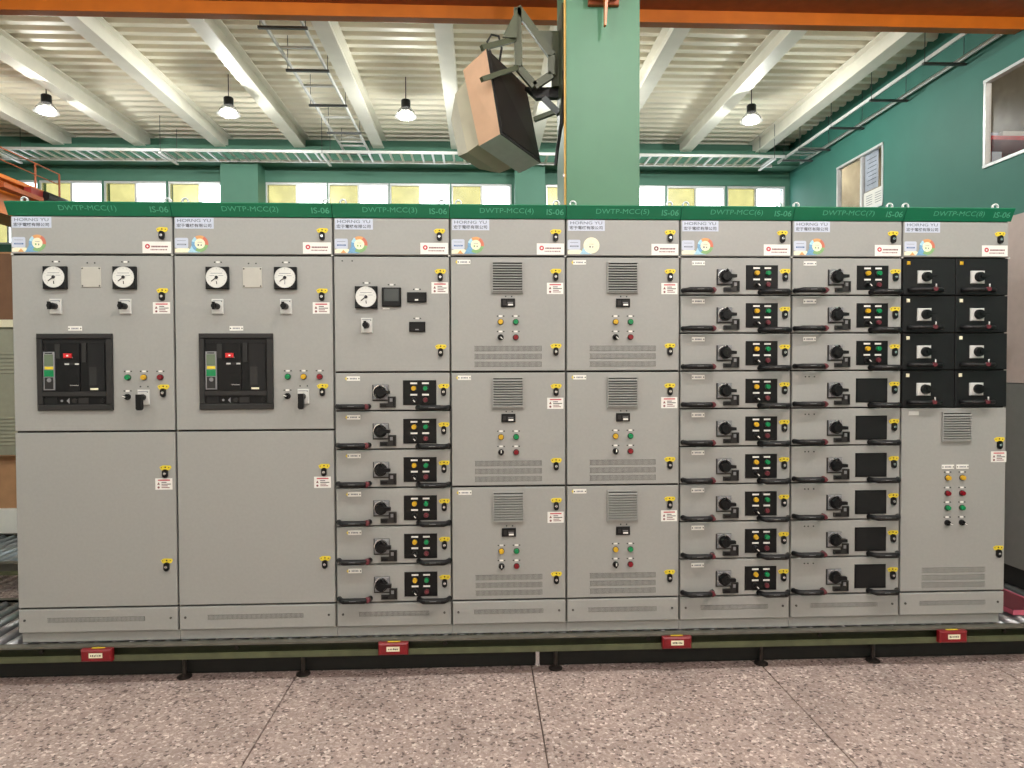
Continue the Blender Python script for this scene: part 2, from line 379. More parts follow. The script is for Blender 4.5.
# big column with conduit
struct('trim_4', MB().box(.56, 1.04, .8, 1.33, 0, ZC, 'colgreen'), label='square pale green steel column behind the cabinets')
tag(obj('conduit', MB().tube([(.553, .815, 0), (.553, .815, ZC-.02)], .0085, 'conduit').box(.538, .56, .81, .83, 2.9, 2.92, 'steel')), 'thin ochre conduit running up the edge of the green column', 'pipe')
cl = thing('column_hook', 'rust orange pointed hook bolted high on the green column', 'hook', (.80, .8, 3.92))
obj('base_plate', MB().cbox(-.10, .10, -.03, 0, .075, .4, 'rust', .006), cl)
obj('spike', MB().add([(-.01, -.16, .4), (.03, -.16, .4), (.03, -.06, .4), (-.01, -.06, .4), (-.012, -.12, -.10), (.0, -.12, -.10), (.0, -.09, -.10), (-.012, -.09, -.10)], [(0, 1, 2, 3), (7, 6, 5, 4), (0, 4, 5, 1), (1, 5, 6, 2), (2, 6, 7, 3), (3, 7, 4, 0)], 'orange'), cl)
obj('arm', MB().box(-.10, .08, -.14, -.03, .10, .16, 'rust'), cl)

# ================================================================ crane girder, lamps, ladders
cg = thing('crane_girder', 'orange overhead crane girder spanning the hall near the roof', 'crane girder', (0, 2.45, 4.735))
obj('front_lip', MB().box(XL+.02, XR-.02, 0, .012, .008, .118, 'orange'), cg)
obj('soffit_plate', MB().box(XL+.02, XR-.02, -.55, .03, .118, .135, 'rust'), cg)
obj('web', MB().box(XL+.02, XR-.02, .03, .2, .06, .31, 'orange'), cg)

def lamp(x, y, label, group, k=1.0, col=(1, .97, .91)):
    t = thing('pendant_lamp', label, 'lamp', (x, y, 4.80), group)
    obj('rod', MB().tube([(0, 0, .2), (0, 0, ZC-4.80)], .006, 'black'), t)
    obj('ballast_housing', MB().lathe([(0, .115), (.05, .115), (.058, .125), (.058, .205), (.05, .215), (0, .215)], 'black', 16), t)
    obj('reflector', MB().lathe([(.035, .12), (.06, .105), (.105, .05), (.134, 0), (.140, 0), (.138, .008), (.110, .058), (.066, .115), (.04, .13)], 'acrylic', 28), t, smooth=True)
    obj('bulb', MB().lathe([(0, .03), (.075, .032), (.095, .04), (.08, .055), (0, .06)], 'bulb', 24), t)
    ld = bpy.data.lights.new('lamp_light', 'POINT'); ld.shadow_soft_size = .025; ld.energy = LAMP_W*k; ld.color = col
    lo = bpy.data.objects.new('lamp_light', ld); C.objects.link(lo); lo.parent = t; lo.location = (0, 0, -.028)
    return t
for x, d in ((-5.30, 'leftmost'), (-3.11, 'second from left'), (-.93, 'nearest the hanging television on its left'), (1.27, 'hidden behind the green column'), (3.47, 'right of the green column')):
    lamp(x, 5.0, 'round high bay pendant lamp over the rear aisle, ' + d, 'rear row of pendant lamps', .75, (.98, 1, .96))
for x, d in ((-5.30, 'far left'), (-3.11, 'left'), (-.93, 'centre left'), (1.27, 'centre right'), (3.47, 'right')):  # unseen row added to supply light, placed by the handle shadows
    lamp(x, -2.0, 'round high bay pendant lamp above the front aisle, ' + d, 'front row of pendant lamps', {-5.30: .7, -3.11: .9, -.93: 1.3, 1.27: 1.5, 3.47: 2.0}[x], (.93, 1, .98) if x < 1 else (1, .95, .94))
for x, d in ((-5.30, 'far left'), (-3.11, 'left'), (-.93, 'centre left'), (1.27, 'centre right'), (3.47, 'right')):  # unseen row added to even out and tint the light on the cabinets
    lamp(x, -4.9, 'round high bay pendant lamp behind the photographer, ' + d, 'far front row of pendant lamps', {-5.30: .8, -3.11: .75, -.93: .6, 1.27: .9, 3.47: 2.8}[x], (1, .90, .90) if x < 1 else (1, .82, .82))

def ladder(name, label, axis, c0, c1, s0, s1, z, step, brackets, rungs=None, bm_='bracket'):
    """cable ladder: rails at cross positions c0/c1, running s0..s1 along axis"""
    t = thing('cable_ladder', label, 'cable ladder', ((c0+c1)/2 if axis == 'y' else (s0+s1)/2, (s0+s1)/2 if axis == 'y' else (c0+c1)/2, z))
    cc = (c0+c1)/2; ss = (s0+s1)/2
    P = (lambda c, s, zz: (c-cc, s-ss, zz)) if axis == 'y' else (lambda c, s, zz: (s-ss, c-cc, zz))
    for c in (c0, c1):
        obj('rail', MB().bar(P(c, s0, 0), P(c, s1, 0), .018, .04, 'ladder'), t)
    rm = MB().bar(P(c0+.01, ss, 0), P(c1-.01, ss, 0), .03, .022, 'ladder').mesh('rung')
    if rungs is None: rungs = [s0+step*(k+.5) for k in range(int((s1-s0)/step))]
    for s in rungs: obj('rung', rm, t, P(cc, s, 0))
    for b in brackets:
        obj('bracket', MB().bar(P(c0-.05, b, -.05), P(c1+.05, b, -.05), .035, .022, bm_), t)
        for c in (c0-.03, c1+.03): obj('hanger_rod', MB().tube([P(c, b, -.05), P(c, b, ZC-z)], .004, 'bracket', 6), t)
    return t
ladder('l', 'white cable ladder running the length of the rear wall', 'x', 6.46, 6.94, XL, 4.58, 4.82, .155, [-6.9, -4.6, -2.3, 0, 2.3, 4.4], None, 'ladder')
ladder('l', 'cable ladder hung under the roof between beams left of centre', 'y', -2.07, -1.70, 2.75, 6.9, 4.97, .26, [3.04, 3.98, 4.97, 5.96, 6.86], [3.55, 4.5, 5.5, 6.1, 6.28, 6.46, 6.64])
ladder('l', 'cable ladder running along the top of the teal right wall', 'y', 4.66, 5.02, 2.75, 6.9, 4.86, .26, [3.32, 4.29, 5.22, 6.1, 6.62], [6.2, 6.36, 6.5, 6.76])

# left crane walkway
cw = thing('crane_walkway', 'orange crane end carriage with thin red railing behind the leftmost cabinet', 'crane', (-6.3, 4.6, 3.72))
obj('girder', MB().box(-.5, 0, -2.5, 2.0, 0, .05, 'orange').box(-.44, -.06, -2.5, 2.0, .05, .46, 'orange').box(-.52, .02, -2.5, 2.0, .46, .51, 'orange'), cw)
for yy in (.98, 1.75, 2.3): obj('railing_post', MB().tube([(0, yy, .3 if yy > 2 else .50), (0, yy, .86)], .014, 'rust'), cw)
obj('top_rail', MB().tube([(0, -2.4, .86), (0, 2.3, .86)], .010, 'rust'), cw); obj('mid_rail', MB().tube([(0, -2.4, .70), (0, 2.3, .70)], .008, 'rust'), cw)
obj('hoist_motor', MB().cyl(.12, .40, .07, 1.75, 2.25, 'black').box(.02, .2, 2.25, 2.42, .3, .44, 'rust').box(.02, .14, .9, 1.7, .3, .36, 'rust').box(0, .1, 1.5, 1.75, .36, .46, 'maroon'), cw)
# hanging television with bracket
tv = thing('television', 'old peach coloured tube television hanging tilted beside the green column', 'television', (.2, 1.0, 3.1))
def TV(p): return Vector(p)-Vector((.2, 1.0, 3.1))
A, B, Cc, Dd = [TV(p) for p in ((.040, .84, 3.731), (.319, 1.22, 3.652), (.413, 1.10, 3.075), (.126, .74, 3.148))]      # screen, top-left ... bottom-left
E_, H_ = TV((-.114, 1.0, 3.662)), TV((-.009, .90, 3.123)); F_ = B+(E_-A); G_ = Cc+(H_-Dd)
nrm = ((B-A).cross(Dd-A)).normalized()
if nrm.x > 0: nrm = -nrm
cen = (E_+F_+G_+H_)/4
def hexa(m, q, r, mats):
    v = [tuple(p) for p in q+r]
    for f, k in zip(((0, 1, 2, 3), (7, 6, 5, 4), (0, 4, 5, 1), (1, 5, 6, 2), (2, 6, 7, 3), (3, 7, 4, 0)), mats): m.add(v, [f], k)
    return m
obj('housing', hexa(MB(), [A, B, Cc, Dd], [E_, F_, G_, H_], ['tvside', 'tvside', 'tvside', 'tvside', 'tvgrey', 'tvside']), tv)
q1 = [cen+(p-cen)*.86 for p in (E_, F_, G_, H_)]; ofs = nrm*.11+Vector((-.01, 0, -.035))
q2 = [cen+(p-cen)*.78+ofs for p in (E_, F_, G_, H_)]; q3 = [cen+(p-cen)*.5+ofs*1.9 for p in (E_, F_, G_, H_)]
bk = MB(); hexa(bk, q1, q2, ['tvback']*6); hexa(bk, q2, q3, ['tvback']*6)
obj('rear_cover', bk, tv)
sn = -nrm*.006; sc = (A+B+Cc+Dd)/4
obj('bezel', hexa(MB(), [p+sn for p in (A, B, Cc, Dd)], [A, B, Cc, Dd], ['charcoal']*6), tv)
obj('screen', hexa(MB(), [sc+(p-sc)*.93+sn*1.8 for p in (A, B, Cc, Dd)], [sc+(p-sc)*.93+sn for p in (A, B, Cc, Dd)], ['tvscreen']*6), tv)
br = thing('television_bracket', 'dark olive steel wall bracket holding the television to the column', 'bracket', (.56, 1.0, 3.3))
def BR(x, y, z): return (x-.56, y-1.0, z-3.3)
fr = MB(); T = .035
loop = [(.254, 4.08), (.370, 3.924), (.485, 3.766), (.485, 3.638), (.423, 3.597), (.369, 3.56), (.261, 3.682)]
for k in range(7):
    a, b = loop[k], loop[(k+1) % 7]; fr.bar(BR(a[0], 1.0, a[1]), BR(b[0], 1.0, b[1]), .05, T, 'olive', (0, 1, 0))
obj('loop_frame', fr, br)
obj('mounting_plate', MB().prism([(.374-.56, .65), (-.021, .65), (-.021, .28), (-.07, .28), (-.07, .47)], .03, .07, 'olive'), br)
obj('column_plate', MB().box(-.02, 0, -.14, .14, .0, .75, 'olive'), br)
obj('gusset', MB().prism([(.252-.56, .76), (.245-.56, .557), (.15-.56, .557)], -.06, -.045, 'olive'), br)
obj('side_arm', MB().bar(BR(.012, .85, 3.741), BR(.25, 1.0, 3.877), .03, .035, 'olive'), br)
obj('side_arm', MB().bar(BR(.010, .725, 3.485), BR(.236, .88, 3.628), .03, .03, 'olive').bar(BR(.236, .87, 3.628), BR(.25, 1.0, 3.681), .03, .03, 'olive'), br)
obj('lower_arm', MB().prism([(.31-.56, .29), (-.021, .29), (-.021, .225), (-.17, .215)], .08, .14, 'charcoal'), br)
obj('lower_arm', MB().bar(BR(.375, 1.12, 3.38), BR(.54, 1.05, 3.42), .03, .03, 'olive'), br)
obj('lower_arm', MB().bar(BR(.44, 1.08, 3.51), BR(.54, 1.05, 3.40), .04, .04, 'bracket'), br)
tag(obj('cable', MB().tube([(.50, .90, 3.0), (.51, .89, 3.1), (.53, .84, 3.25), (.548, .84, 3.42), (.548, .845, 3.6)], .012, 'black')), 'black cable hanging between the television and the column', 'cable', 'television cables')
tag(obj('cable', MB().tube([(.10, 1.1, 3.72), (.07, 1.1, 3.84), (.05, 1.1, 3.90), (.08, 1.1, 3.95), (.13, 1.1, 3.94), (.15, 1.1, 3.86), (.13, 1.1, 3.74)], .008, 'charcoal')), 'grey cable looped above the top of the television', 'cable', 'television cables')

# ================================================================ conveyors
def conveyor(label, loc, x0, x1, dep, top, rail_h, feet, roll_m, rail_m='rail', pitch=.092, foot_y=.1):
    t = thing('roller_conveyor', label, 'conveyor', loc)
    f = MB().box(x0, x1, -.008, .002, top-rail_h, top, rail_m).box(x0, x1, -.046, -.008, top-.010, top, 'railtop').box(x0, x1, -.050, -.008, top-rail_h, top-rail_h+.012, rail_m).box(x0, x1, -.051, -.044, top-rail_h-.001, top-rail_h+.030, 'raillip')
    obj('side_rail', f, t)
    obj('side_rail', MB().box(x0, x1, dep, dep+.012, top-rail_h, top, 'railtop').box(x0, x1, dep, dep+.05, top-.012, top, 'railtop'), t)
    rm = MB().tube([(0, .003, 0), (0, dep, 0)], .030, roll_m, 12).mesh('roller', True)
    x = x0+.04
    while x < x1:
        obj('roller', rm, t, (x, 0, top-.034)); x += pitch
    fm = MB().tube([(0, 0, .012), (0, 0, top-rail_h)], .011, 'darksteel', 10).lathe([(0, 0), (.038, 0), (.038, .006), (.018, .016), (0, .018)], 'darksteel', 16).mesh('foot')
    for xx in feet:
        obj('levelling_foot', fm, t, (xx, -.05+foot_y, 0)); obj('levelling_foot', fm, t, (xx, dep-.02, 0))
    return t
cv = conveyor('long green railed roller conveyor carrying the row of grey cabinets', (0, 0, 0), -4.2, 4.6, .70, .216, .078, [-2.9, -1.6, -.97, .40, 1.55, 2.19, 3.5], 'steel')
for x in (-2.3, -1.3, -.2, .9, 1.85, 2.9):
    obj('bolt', MB().cyl(0, 0, .011, -.016, -.008, 'darksteel', 6), cv, (x, -.005, .18))
obj('inner_beam', MB().box(-4.2, 4.6, .09, .12, .002, .135, 'gasket'), cv)  # dark strip added to give the black band below the rail
obj('drain_pin', MB().tube([(.30, .05, .02), (.30, .05, .1)], .014, 'chrome'), cv)
conveyor('second roller conveyor standing on the floor behind the left cabinets', (0, 1.55, 0), -6.2, -1.2, .85, .23, .09, [-5, -3], 'bluesteel', 'railtop')
for k, x in enumerate((-1.99, -.47, 1.04, 2.565)):
    t = thing('red_push_box', ['red box with pale label on the green rail below the leftmost cabinet', 'red box with pale label on the green rail below the third cabinet', 'red box with pale label on the rail below the join of fifth and sixth cabinets', 'red box with pale label on the green rail below the rightmost cabinet'][k], 'box', (x, -.051, .146), 'red boxes along the conveyor rail')
    obj('body', MB().cbox(-.078, .078, -.03, 0, 0, .064, 'boxred', .008), t)
    lb = MB().box(-.034, .034, -.0315, -.030, .022, .047, 'cream')
    random.seed(k+3)
    for j in range(6): lb.box(-.026+.009*j, -.022+.009*j+.003*random.random(), -.0319, -.0315, .030, .036+.004*random.random(), 'ink')
    obj('label_plate', lb, t)
    obj('tape', MB().box(-.03, .035, -.012, -.002, .0645, .067, 'yellow'), t)
# things glimpsed left and right of the line-up
t = thing('rear_cabinet', 'grey green louvred steel cabinet glimpsed at the left edge', 'cabinet', (-4.6, 2.9, 0))
obj('body', MB().box(-1.2, .6, .02, .6, .25, 2.05, 'palegreen'), t); obj('plinth', MB().box(-1.18, .58, .05, .58, 0, .25, 'charcoal'), t); obj('top', MB().box(-1.24, .64, -.02, .64, 2.05, 2.12, 'cream'), t)
dr = obj('door', MB().cbox(-.3, .58, 0, .02, .28, 2.03, 'palegreen', .004), t)
lm = MB().prism([(0, 0), (-.012, .004), (0, .022)], -.28, .28, 'palegreen', 'yz').mesh('louvre')
for z in [1.62+.035*k for k in range(6)]+[.95+.035*k for k in range(8)]: obj('louvre', lm, dr, (.14, 0, z))
t = thing('tall_carton', 'tall brown carton standing on the louvred cabinet', 'box', (-4.5, 2.95, 2.12))
obj('body', MB().box(-.6, .62, 0, .5, 0, .62, 'brown'), t); obj('flap', MB().box(-.6, .62, -.01, .12, .62, .635, 'cardboard'), t)
t = thing('white_crate', 'white crate on the floor behind the second conveyor at left edge', 'crate', (-4.1, 2.46, 0))
obj('body', MB().cbox(-.7, .5, 0, .4, .16, .44, 'white', .01), t); obj('base', MB().box(-.66, .46, .02, .38, 0, .16, 'charcoal'), t)
t = thing('cardboard_box', 'brown cardboard box standing on the white crate at left edge', 'box', (-4.1, 2.5, .44))
obj('body', MB().box(-.6, .46, 0, .35, 0, .42, 'cardboard'), t); obj('flap', MB().add([(-.6, 0, .42), (.46, 0, .42), (.46, -.1, .47), (-.6, -.1, .47)], [(0, 1, 2, 3)], 'cardboard').box(-.6, .46, .2, .35, .42, .425, 'cardboard'), t)
obj('print_mark', MB().prism([(.12, .1), (.2, .1), (.16, .06)], -.001, 0, 'ink').box(.15, .17, -.001, 0, .1, .16, 'ink'), t)
t = thing('tall_steel_cabinet', 'tall two tone steel cabinet side beyond the right end', 'cabinet', (3.45, .2, .30))
obj('lower_panel', MB().box(0, .9, 0, 1.1, .05, 1.24, 'midgrey'), t); obj('upper_panel', MB().box(0, .9, 0, 1.1, 1.245, 2.33, 'pinkbeige'), t); obj('plinth', MB().box(.03, .87, .03, 1.07, -.084, .05, 'charcoal'), t)
tag(obj('skid_board', MB().box(3.06, 3.30, .12, 2.3, .216, .245, 'pink').box(3.06, 3.28, .12, 2.3, .2455, .2475, 'darkred')), 'pink painted board lying on the rollers beyond the right end', 'board')

# ================================================================ cabinet components (shared meshes)
def mesh_lock():
    m = MB(); r = .0135
    poly = [(r*math.cos(a), .0095+r*math.sin(a)) for a in [PI*k/8 for k in range(9)]]+[(r*math.cos(a), -.0095+r*math.sin(a)) for a in [PI+PI*k/8 for k in range(9)]]
    m.prism(poly, -.012, 0, 'black'); m.cyl(0, 0, .0068, -.015, -.012, 'chrome', 12); m.box(-.001, .001, -.0154, -.015, -.005, .005, 'black')
    return m.mesh('lock')
def mesh_tag():
    m = MB().prism([(-.030, .004), (-.022, -.012), (.022, -.012), (.032, .002), (.026, .012), (-.014, .013)], -.0022, -.0004, 'yellow')
    m.cyl(.0, .003, .004, -.003, -.0022, 'ink', 8).cyl(.018, .001, .003, -.003, -.0022, 'ink', 8).cyl(-.02, .001, .0025, -.003, -.0022, 'ink', 8)
    return m.mesh('warning_tag')
def mesh_labelplate(yellow=True):
    m = MB().cbox(-.0335, .0365, -.002, 0, -.012, .012, 'white', .0008)
    if yellow: m.prism([(-.043, 0), (-.034, .01), (-.034, -.01)], -.0015, 0, 'yellow')
    for x in (-.028, .031): m.cyl(x, 0, .0035, -.003, -.002, 'ink', 8)
    for j in range(5): m.box(-.016+.0075*j, -.011+.0075*j, -.0024, -.002, -.004, .004, 'inkgrey')
    return m.mesh('label_plate')
def mesh_miniplate(n=2):
    m = MB().cbox(-.009, .009, -.0015, 0, -.0045, .0045, 'white', .0005)
    for x in (-.017, .017): m.cyl(x, 0, .0036, -.002, 0, 'ink', 8)
    return m.mesh('name_strip')
def mesh_lamp(c, d=.018):
    return MB().cyl(0, 0, .0185, -.005, 0, 'charcoal', 18).cyl(0, 0, .016, -d, -.005, c, 18, .0135).cyl(0, 0, .005, -d-.0015, -d, c, 8).mesh('lamp_button')
def mesh_selector(ang):
    m = MB().cyl(0, 0, .0185, -.006, 0, 'charcoal', 18).cyl(0, 0, .0145, -.016, -.006, 'black', 18)
    ca, sa = math.cos(ang), math.sin(ang); a, b = .0155, .005
    m.prism([(x*ca-z*sa, x*sa+z*ca) for x, z in ((-a, -b), (a, -b), (a, b), (-a, b))], -.03, -.016, 'black')
    m.prism([(x*ca-z*sa, x*sa+z*ca) for x, z in ((-.002, -.0028), (a, -.0028), (a, .0028), (-.002, .0028))], -.0306, -.03, 'white')
    return m.mesh('selector_knob')
def mesh_rotary():
    m = MB().box(-.044, .040, -.006, 0, -.046, .040, 'charcoal').cbox(-.039, .039, -.012, -.006, -.039, .039, 'grey', .003)
    m.ring(-.004, .002, .028, .0365, -.015, -.012, 'chrome', 0, 2*PI, 24)
    m.cyl(-.002, 0, .034, -.026, -.012, 'black', 20).cyl(0, 0, .030, -.044, -.026, 'black', 8, .024, PI/8)
    m.prism([(.0, -.010), (.052, -.008), (.052, .008), (.0, .012)], -.046, -.024, 'black')
    m.add([(-.008, -.046, .028), (.008, -.046, .028), (0, -.046, .04), (-.008, -.03, .028), (.008, -.03, .028), (0, -.03, .04)], [(0, 1, 2), (5, 4, 3), (0, 3, 4, 1), (1, 4, 5, 2), (2, 5, 3, 0)], 'black')
    return m.mesh('rotary_switch')
def mesh_latch():
    m = MB().prism([(-.042, -.029), (.043, -.029), (.043, .029), (.002, .029), (.002, -.006), (-.042, -.006)], -.012, 0, 'charcoal')
    m.box(.012, .026, -.014, -.012, .002, .020, 'grey').box(.030, .037, -.016, -.012, -.022, .024, 'black').box(-.036, -.004, -.014, -.012, -.024, -.012, 'black')
    return m.mesh('padlock_latch')
def mesh_controlplate(labels=True):
    m = MB().cbox(-.088, .088, -.005, 0, -.066, .066, 'black', .002)
    if labels:
        for x in (-.031, .031):
            for z in (.050, -.011): m.box(x-.018, x+.018, -.0058, -.005, z-.0045, z+.0045, 'white')
    else:
        m.ring(0, 0, .0, .001, -.0052, -.005, 'black2', 0, 2*PI, 4)
        m.box(-.08, .08, -.0058, -.005, -.058, .058, 'black2')
    return m.mesh('control_plate')
def mesh_handle(redtip):
    m = MB(); n = 13; L = .162
    pts = []; rad = []
    for i in range(n):
        t = i/(n-1); x = t*L
        yb = -.004-.040*min(1, min(t, 1-t)/.13); pts.append((x, yb, 0)); rad.append(.0145 if 1 < i < n-2 else .0125)
    v0 = MB().tube(pts, .012, 'black2', 10, rad)
    m.add([(p[0], p[1], p[2]*1.05) for p in v0.v], v0.f, 'black2')
    m.box(.035, .12, -.0595, -.057, -.005, .006, 'charcoal').box(.06, .095, -.0602, -.0595, .002, .004, 'grey')
    for x in (0, L): m.cyl(x, 0, .014, -.006, 0, 'black', 12)
    if redtip: m.ring(.152, 0, .006, .0155, -.042, -.020, 'darkred', 0, 2*PI, 14); m.cyl(.158, 0, .0085, -.05, -.03, 'darkred', 10)
    return m.mesh('pull_handle', True)
def mesh_meter(kind):
    m = MB().cbox(-.058, .058, -.022, 0, -.058, .058, 'black', .004).cyl(0, .002, .0535, -.0235, -.022, 'dial', 36)
    m.ring(0, .002, .052, .0545, -.025, -.0235, 'plate', 0, 2*PI, 36)
    for k in range(13):
        a = math.radians(-45+22.5*k); m.bar((.042*math.cos(a), -.0237, .002+.042*math.sin(a)), (.048*math.cos(a), -.0237, .002+.048*math.sin(a)), .0015, .0006, 'inkgrey')
    m.box(-.03, .03, -.0239, -.0235, .022, .0245, 'inkgrey').box(-.035, -.01, -.0239, -.0235, .010, .0122, 'inkgrey').box(.01, .035, -.0239, -.0235, .010, .0122, 'inkgrey')
    m.cyl(0, .002, .0085, -.028, -.0235, 'ink', 10)
    a = math.radians(218); m.bar((0, -.0255, .002), (.034*math.cos(a), -.0255, .002+.034*math.sin(a)), .004, .001, 'ink', (0, 1, 0))
    m.bar((.0, -.0250, -.018), (.002, -.0250, -.034), .004, .001, 'ink', (0, 1, 0)) if kind == 0 else m.bar((0, -.025, -.01), (0, -.025, -.034), .003, .001, 'inkgrey', (0, 1, 0))
    return m.mesh('meter')
def mesh_cam(pistol=False):
    m = MB().cbox(-.030, .030, -.010, 0, -.039, .039, 'plate', .003).box(.020, .024, -.0104, -.010, .024, .028, 'ink').box(-.024, .024, -.0104, -.010, .028, .031, 'inkgrey')
    m.cyl(0, 0, .016, -.036, -.010, 'charcoal', 16)
    if not pistol: m.cyl(0, 0, .0175, -.058, -.034, 'black', 14, .015).prism([(-.006, -.02), (.006, -.02), (.007, .02), (-.007, .02)], -.066, -.056, 'black')
    else:
        m.prism([(-.014, .016), (.014, .016), (.014, -.058), (.008, -.066), (-.008, -.066), (-.014, -.058)], -.062, -.036, 'black')
    return m.mesh('cam_switch')
def mesh_smallswitch():
    m = MB().cbox(-.040, .038, -.010, 0, -.036, .034, 'plate', .004).cyl(.004, 0, .027, -.028, -.010, 'black', 18, .025).prism([(0, -.006), (.050, -.003), (.050, .004), (0, .008)], -.036, -.022, 'black')
    return m.mesh('rotary_switch')
def mesh_smallhandle():
    m = MB(); L = .19; pts = []; n = 11
    for i in range(n):
        t = i/(n-1); pts.append((t*L, -.004-.03*min(1, min(t, 1-t)/.16), 0))
    m.tube(pts, .0115, 'black2', 10); m.box(.04, .10, -.049, -.046, -.004, .004, 'charcoal').cyl(.125, .002, .012, -.05, -.03, 'darkred', 8).box(.124, .129, -.05, -.044, .008, .03, 'plate')
    return m.mesh('pull_handle', True)
def mesh_warn():
    m = MB().box(-.044, .044, -.0012, -.0004, -.030, .030, 'white').box(-.03, .032, -.0016, -.0012, .017, .023, 'logored')
    m.prism([(-.034, -.004), (-.020, -.004), (-.027, .010)], -.0016, -.0012, 'inkred').cyl(-.027, -.018, .006, -.0016, -.0012, 'inkred', 10)
    for k, (a, b) in enumerate(((-.012, .014), (-.012, .036), (-.012, .020), (-.012, .03))): m.box(a, b, -.0016, -.0012, .006-.009*k, .010-.009*k, 'ink' if k < 2 else 'inkred')
    return m.mesh('warning_sticker')
def mesh_name():
    m = MB().box(0, .198, -.0012, -.0004, 0, .057, 'paper')
    m.text('HORNG YU', .012, .034, .016, -.0016, 'inkgrey', .172)
    m.text('宏于電機有限公司', .008, .007, .019, -.0016, 'ink', .178)
    return m.mesh('name_sticker')
def mesh_logo(fade):
    m = MB(); cx, cz = .128, .046
    rr = [(.008*math.cos(a)+x, .008*math.sin(a)+z) for x, z, a0 in ((.068-.008, .076-.008, 0), (.008, .076-.008, PI/2), (.008, .030, PI), (.060, .030, 1.5*PI)) for a in [a0+PI/2*k/4 for k in range(5)]]
    m.prism(rr, -.0016, -.0008, 'paper')
    m.box(.012, .056, -.0019, -.0016, .060, .062, 'inkgrey'); m.box(.012, .058, -.0019, -.0016, .038, .045, 'inkgrey' if fade else 'navy'); m.box(.018, .052, -.0021, -.0019, .0405, .0425, 'paper')
    m.prism([(0, 0), (.09, 0), (.07, .022), (.03, .026), (0, .018)], -.0012, -.0004, 'cream'); m.prism([(.03, 0), (.06, 0), (.045, .018)], -.0014, -.0012, 'orangedot' if not fade else 'cream')
    m.prism([(.066, 0), (.13, 0), (.11, .03), (.09, .045), (.078, .02)], -.0014, -.0006, 'skyblue' if fade else 'blue')
    for a0, a1, c in ((60, 125, 'orangedot'), (-10, 60, 'reddot'), (-70, -10, 'greendot'), (-125, -70, 'greendot'), (125, 165, 'skyblue'), (165, 235, 'blue')):
        c2 = c if fade < 2 else 'cream'
        m.ring(cx, cz, .025, .043, -.0018, -.0008, c2, math.radians(a0), math.radians(a1), 8)
    m.cyl(cx, cz, .0265, -.0022, -.0008, 'cream', 24); m.box(cx-.012, cx+.012, -.0025, -.0022, cz+.006, cz+.008, 'inkgrey'); m.box(cx-.012, cx-.004, -.0025, -.0022, cz-.012, cz-.002, 'inkgrey' if fade else 'greendot'); m.box(cx+.004, cx+.010, -.0025, -.0022, cz-.012, cz-.004, 'inkgrey')
    return m.mesh('logo_sticker')
def mesh_company(fade=False):
    m = MB().box(0, .146, -.0012, -.0004, 0, .060, 'white').ring(.026, .035, .0055, .0125, -.0018, -.0012, 'inkred' if fade else 'logored', 0, 2*PI, 20)
    random.seed(5); x = .046
    while x < .128:
        w_ = .004+.003*random.random(); m.box(x, x+w_, -.0016, -.0012, .030, .038, 'inkred'); x += w_+.0016
    x = .042
    while x < .128:
        w_ = .003+.004*random.random(); m.box(x, x+w_, -.0016, -.0012, .015, .021, 'inkred'); x += w_+.0025
    return m.mesh('company_sticker')
ME = dict(lock=mesh_lock(), tag=mesh_tag(), lab=mesh_labelplate(), lab2=mesh_labelplate(False), strip=mesh_miniplate(), y=mesh_lamp('lampyellow'), g=mesh_lamp('lampgreen'), r=mesh_lamp('lampred'), dr=mesh_lamp('darkred', .014),
          sel45=mesh_selector(math.radians(-45)), sel90=mesh_selector(math.radians(90)), sel135=mesh_selector(math.radians(160)), sel20=mesh_selector(math.radians(-25)), rot=mesh_rotary(), latch=mesh_latch(), cp=mesh_controlplate(), bp=mesh_controlplate(False), hr=mesh_handle(True), hl=mesh_handle(False),
          m0=mesh_meter(0), m1=mesh_meter(1), cam=mesh_cam(), pistol=mesh_cam(True), ss=mesh_smallswitch(), sh=mesh_smallhandle(), warn=mesh_warn(), name=mesh_name(), logo=mesh_logo(0), logo1=mesh_logo(1), logo2=mesh_logo(2), comp=mesh_company(), comp2=mesh_company(True))

ME['vent'] = MB().box(-.083, .083, -.012, 0, -.083, -.076, 'cab').box(-.083, .083, -.012, 0, .078, .083, 'cab').box(-.083, -.078, -.014, 0, -.083, .083, 'cab').box(.078, .083, -.014, 0, -.083, .083, 'cab').box(-.08, .08, -.002, 0, -.08, .08, 'gasket').mesh('vent_frame')
ME['slat'] = MB().prism([(-.003, .0095), (-.0045, .0095), (-.018, .0035), (-.018, 0), (-.0145, 0)], -.079, .079, 'cab', 'yz').mesh('vent_slat')
def band(w, h, n):
    m = MB().box(0, w, -.0006, 0, 0, h, 'charcoal'); p = w/n
    for k in range(n): m.box(k*p, k*p+p*.66, -.0022, -.0006, .001, h-.001, 'cab')
    return m.mesh('louvre_band')
ME['band'] = band(.361, .0275, 56); ME['kband'] = band(.375, .024, 58); ME['kbandw'] = band(.50, .024, 76)
ME['screw'] = MB().cyl(0, 0, .006, -.003, 0, 'charcoal', 10).box(-.004, .004, -.0034, -.003, -.0007, .0007, 'chrome').mesh('screw')
ME['dot'] = MB().cyl(0, 0, .0038, -.002, 0, 'ink', 8).mesh('screw')
ME['cap'] = MB().cbox(-.005, .005, -.006, 0, -.004, .004, 'plate', .001).mesh('hinge_cap')
ME['eye'] = MB().ring(0, .024, .012, .019, -.006, .006, 'alu', 0, 2*PI, 20).lathe([(0, 0), (.02, 0), (.02, .006), (.009, .01), (.009, .012), (0, .012)], 'alu', 12).mesh('lifting_eye', True)
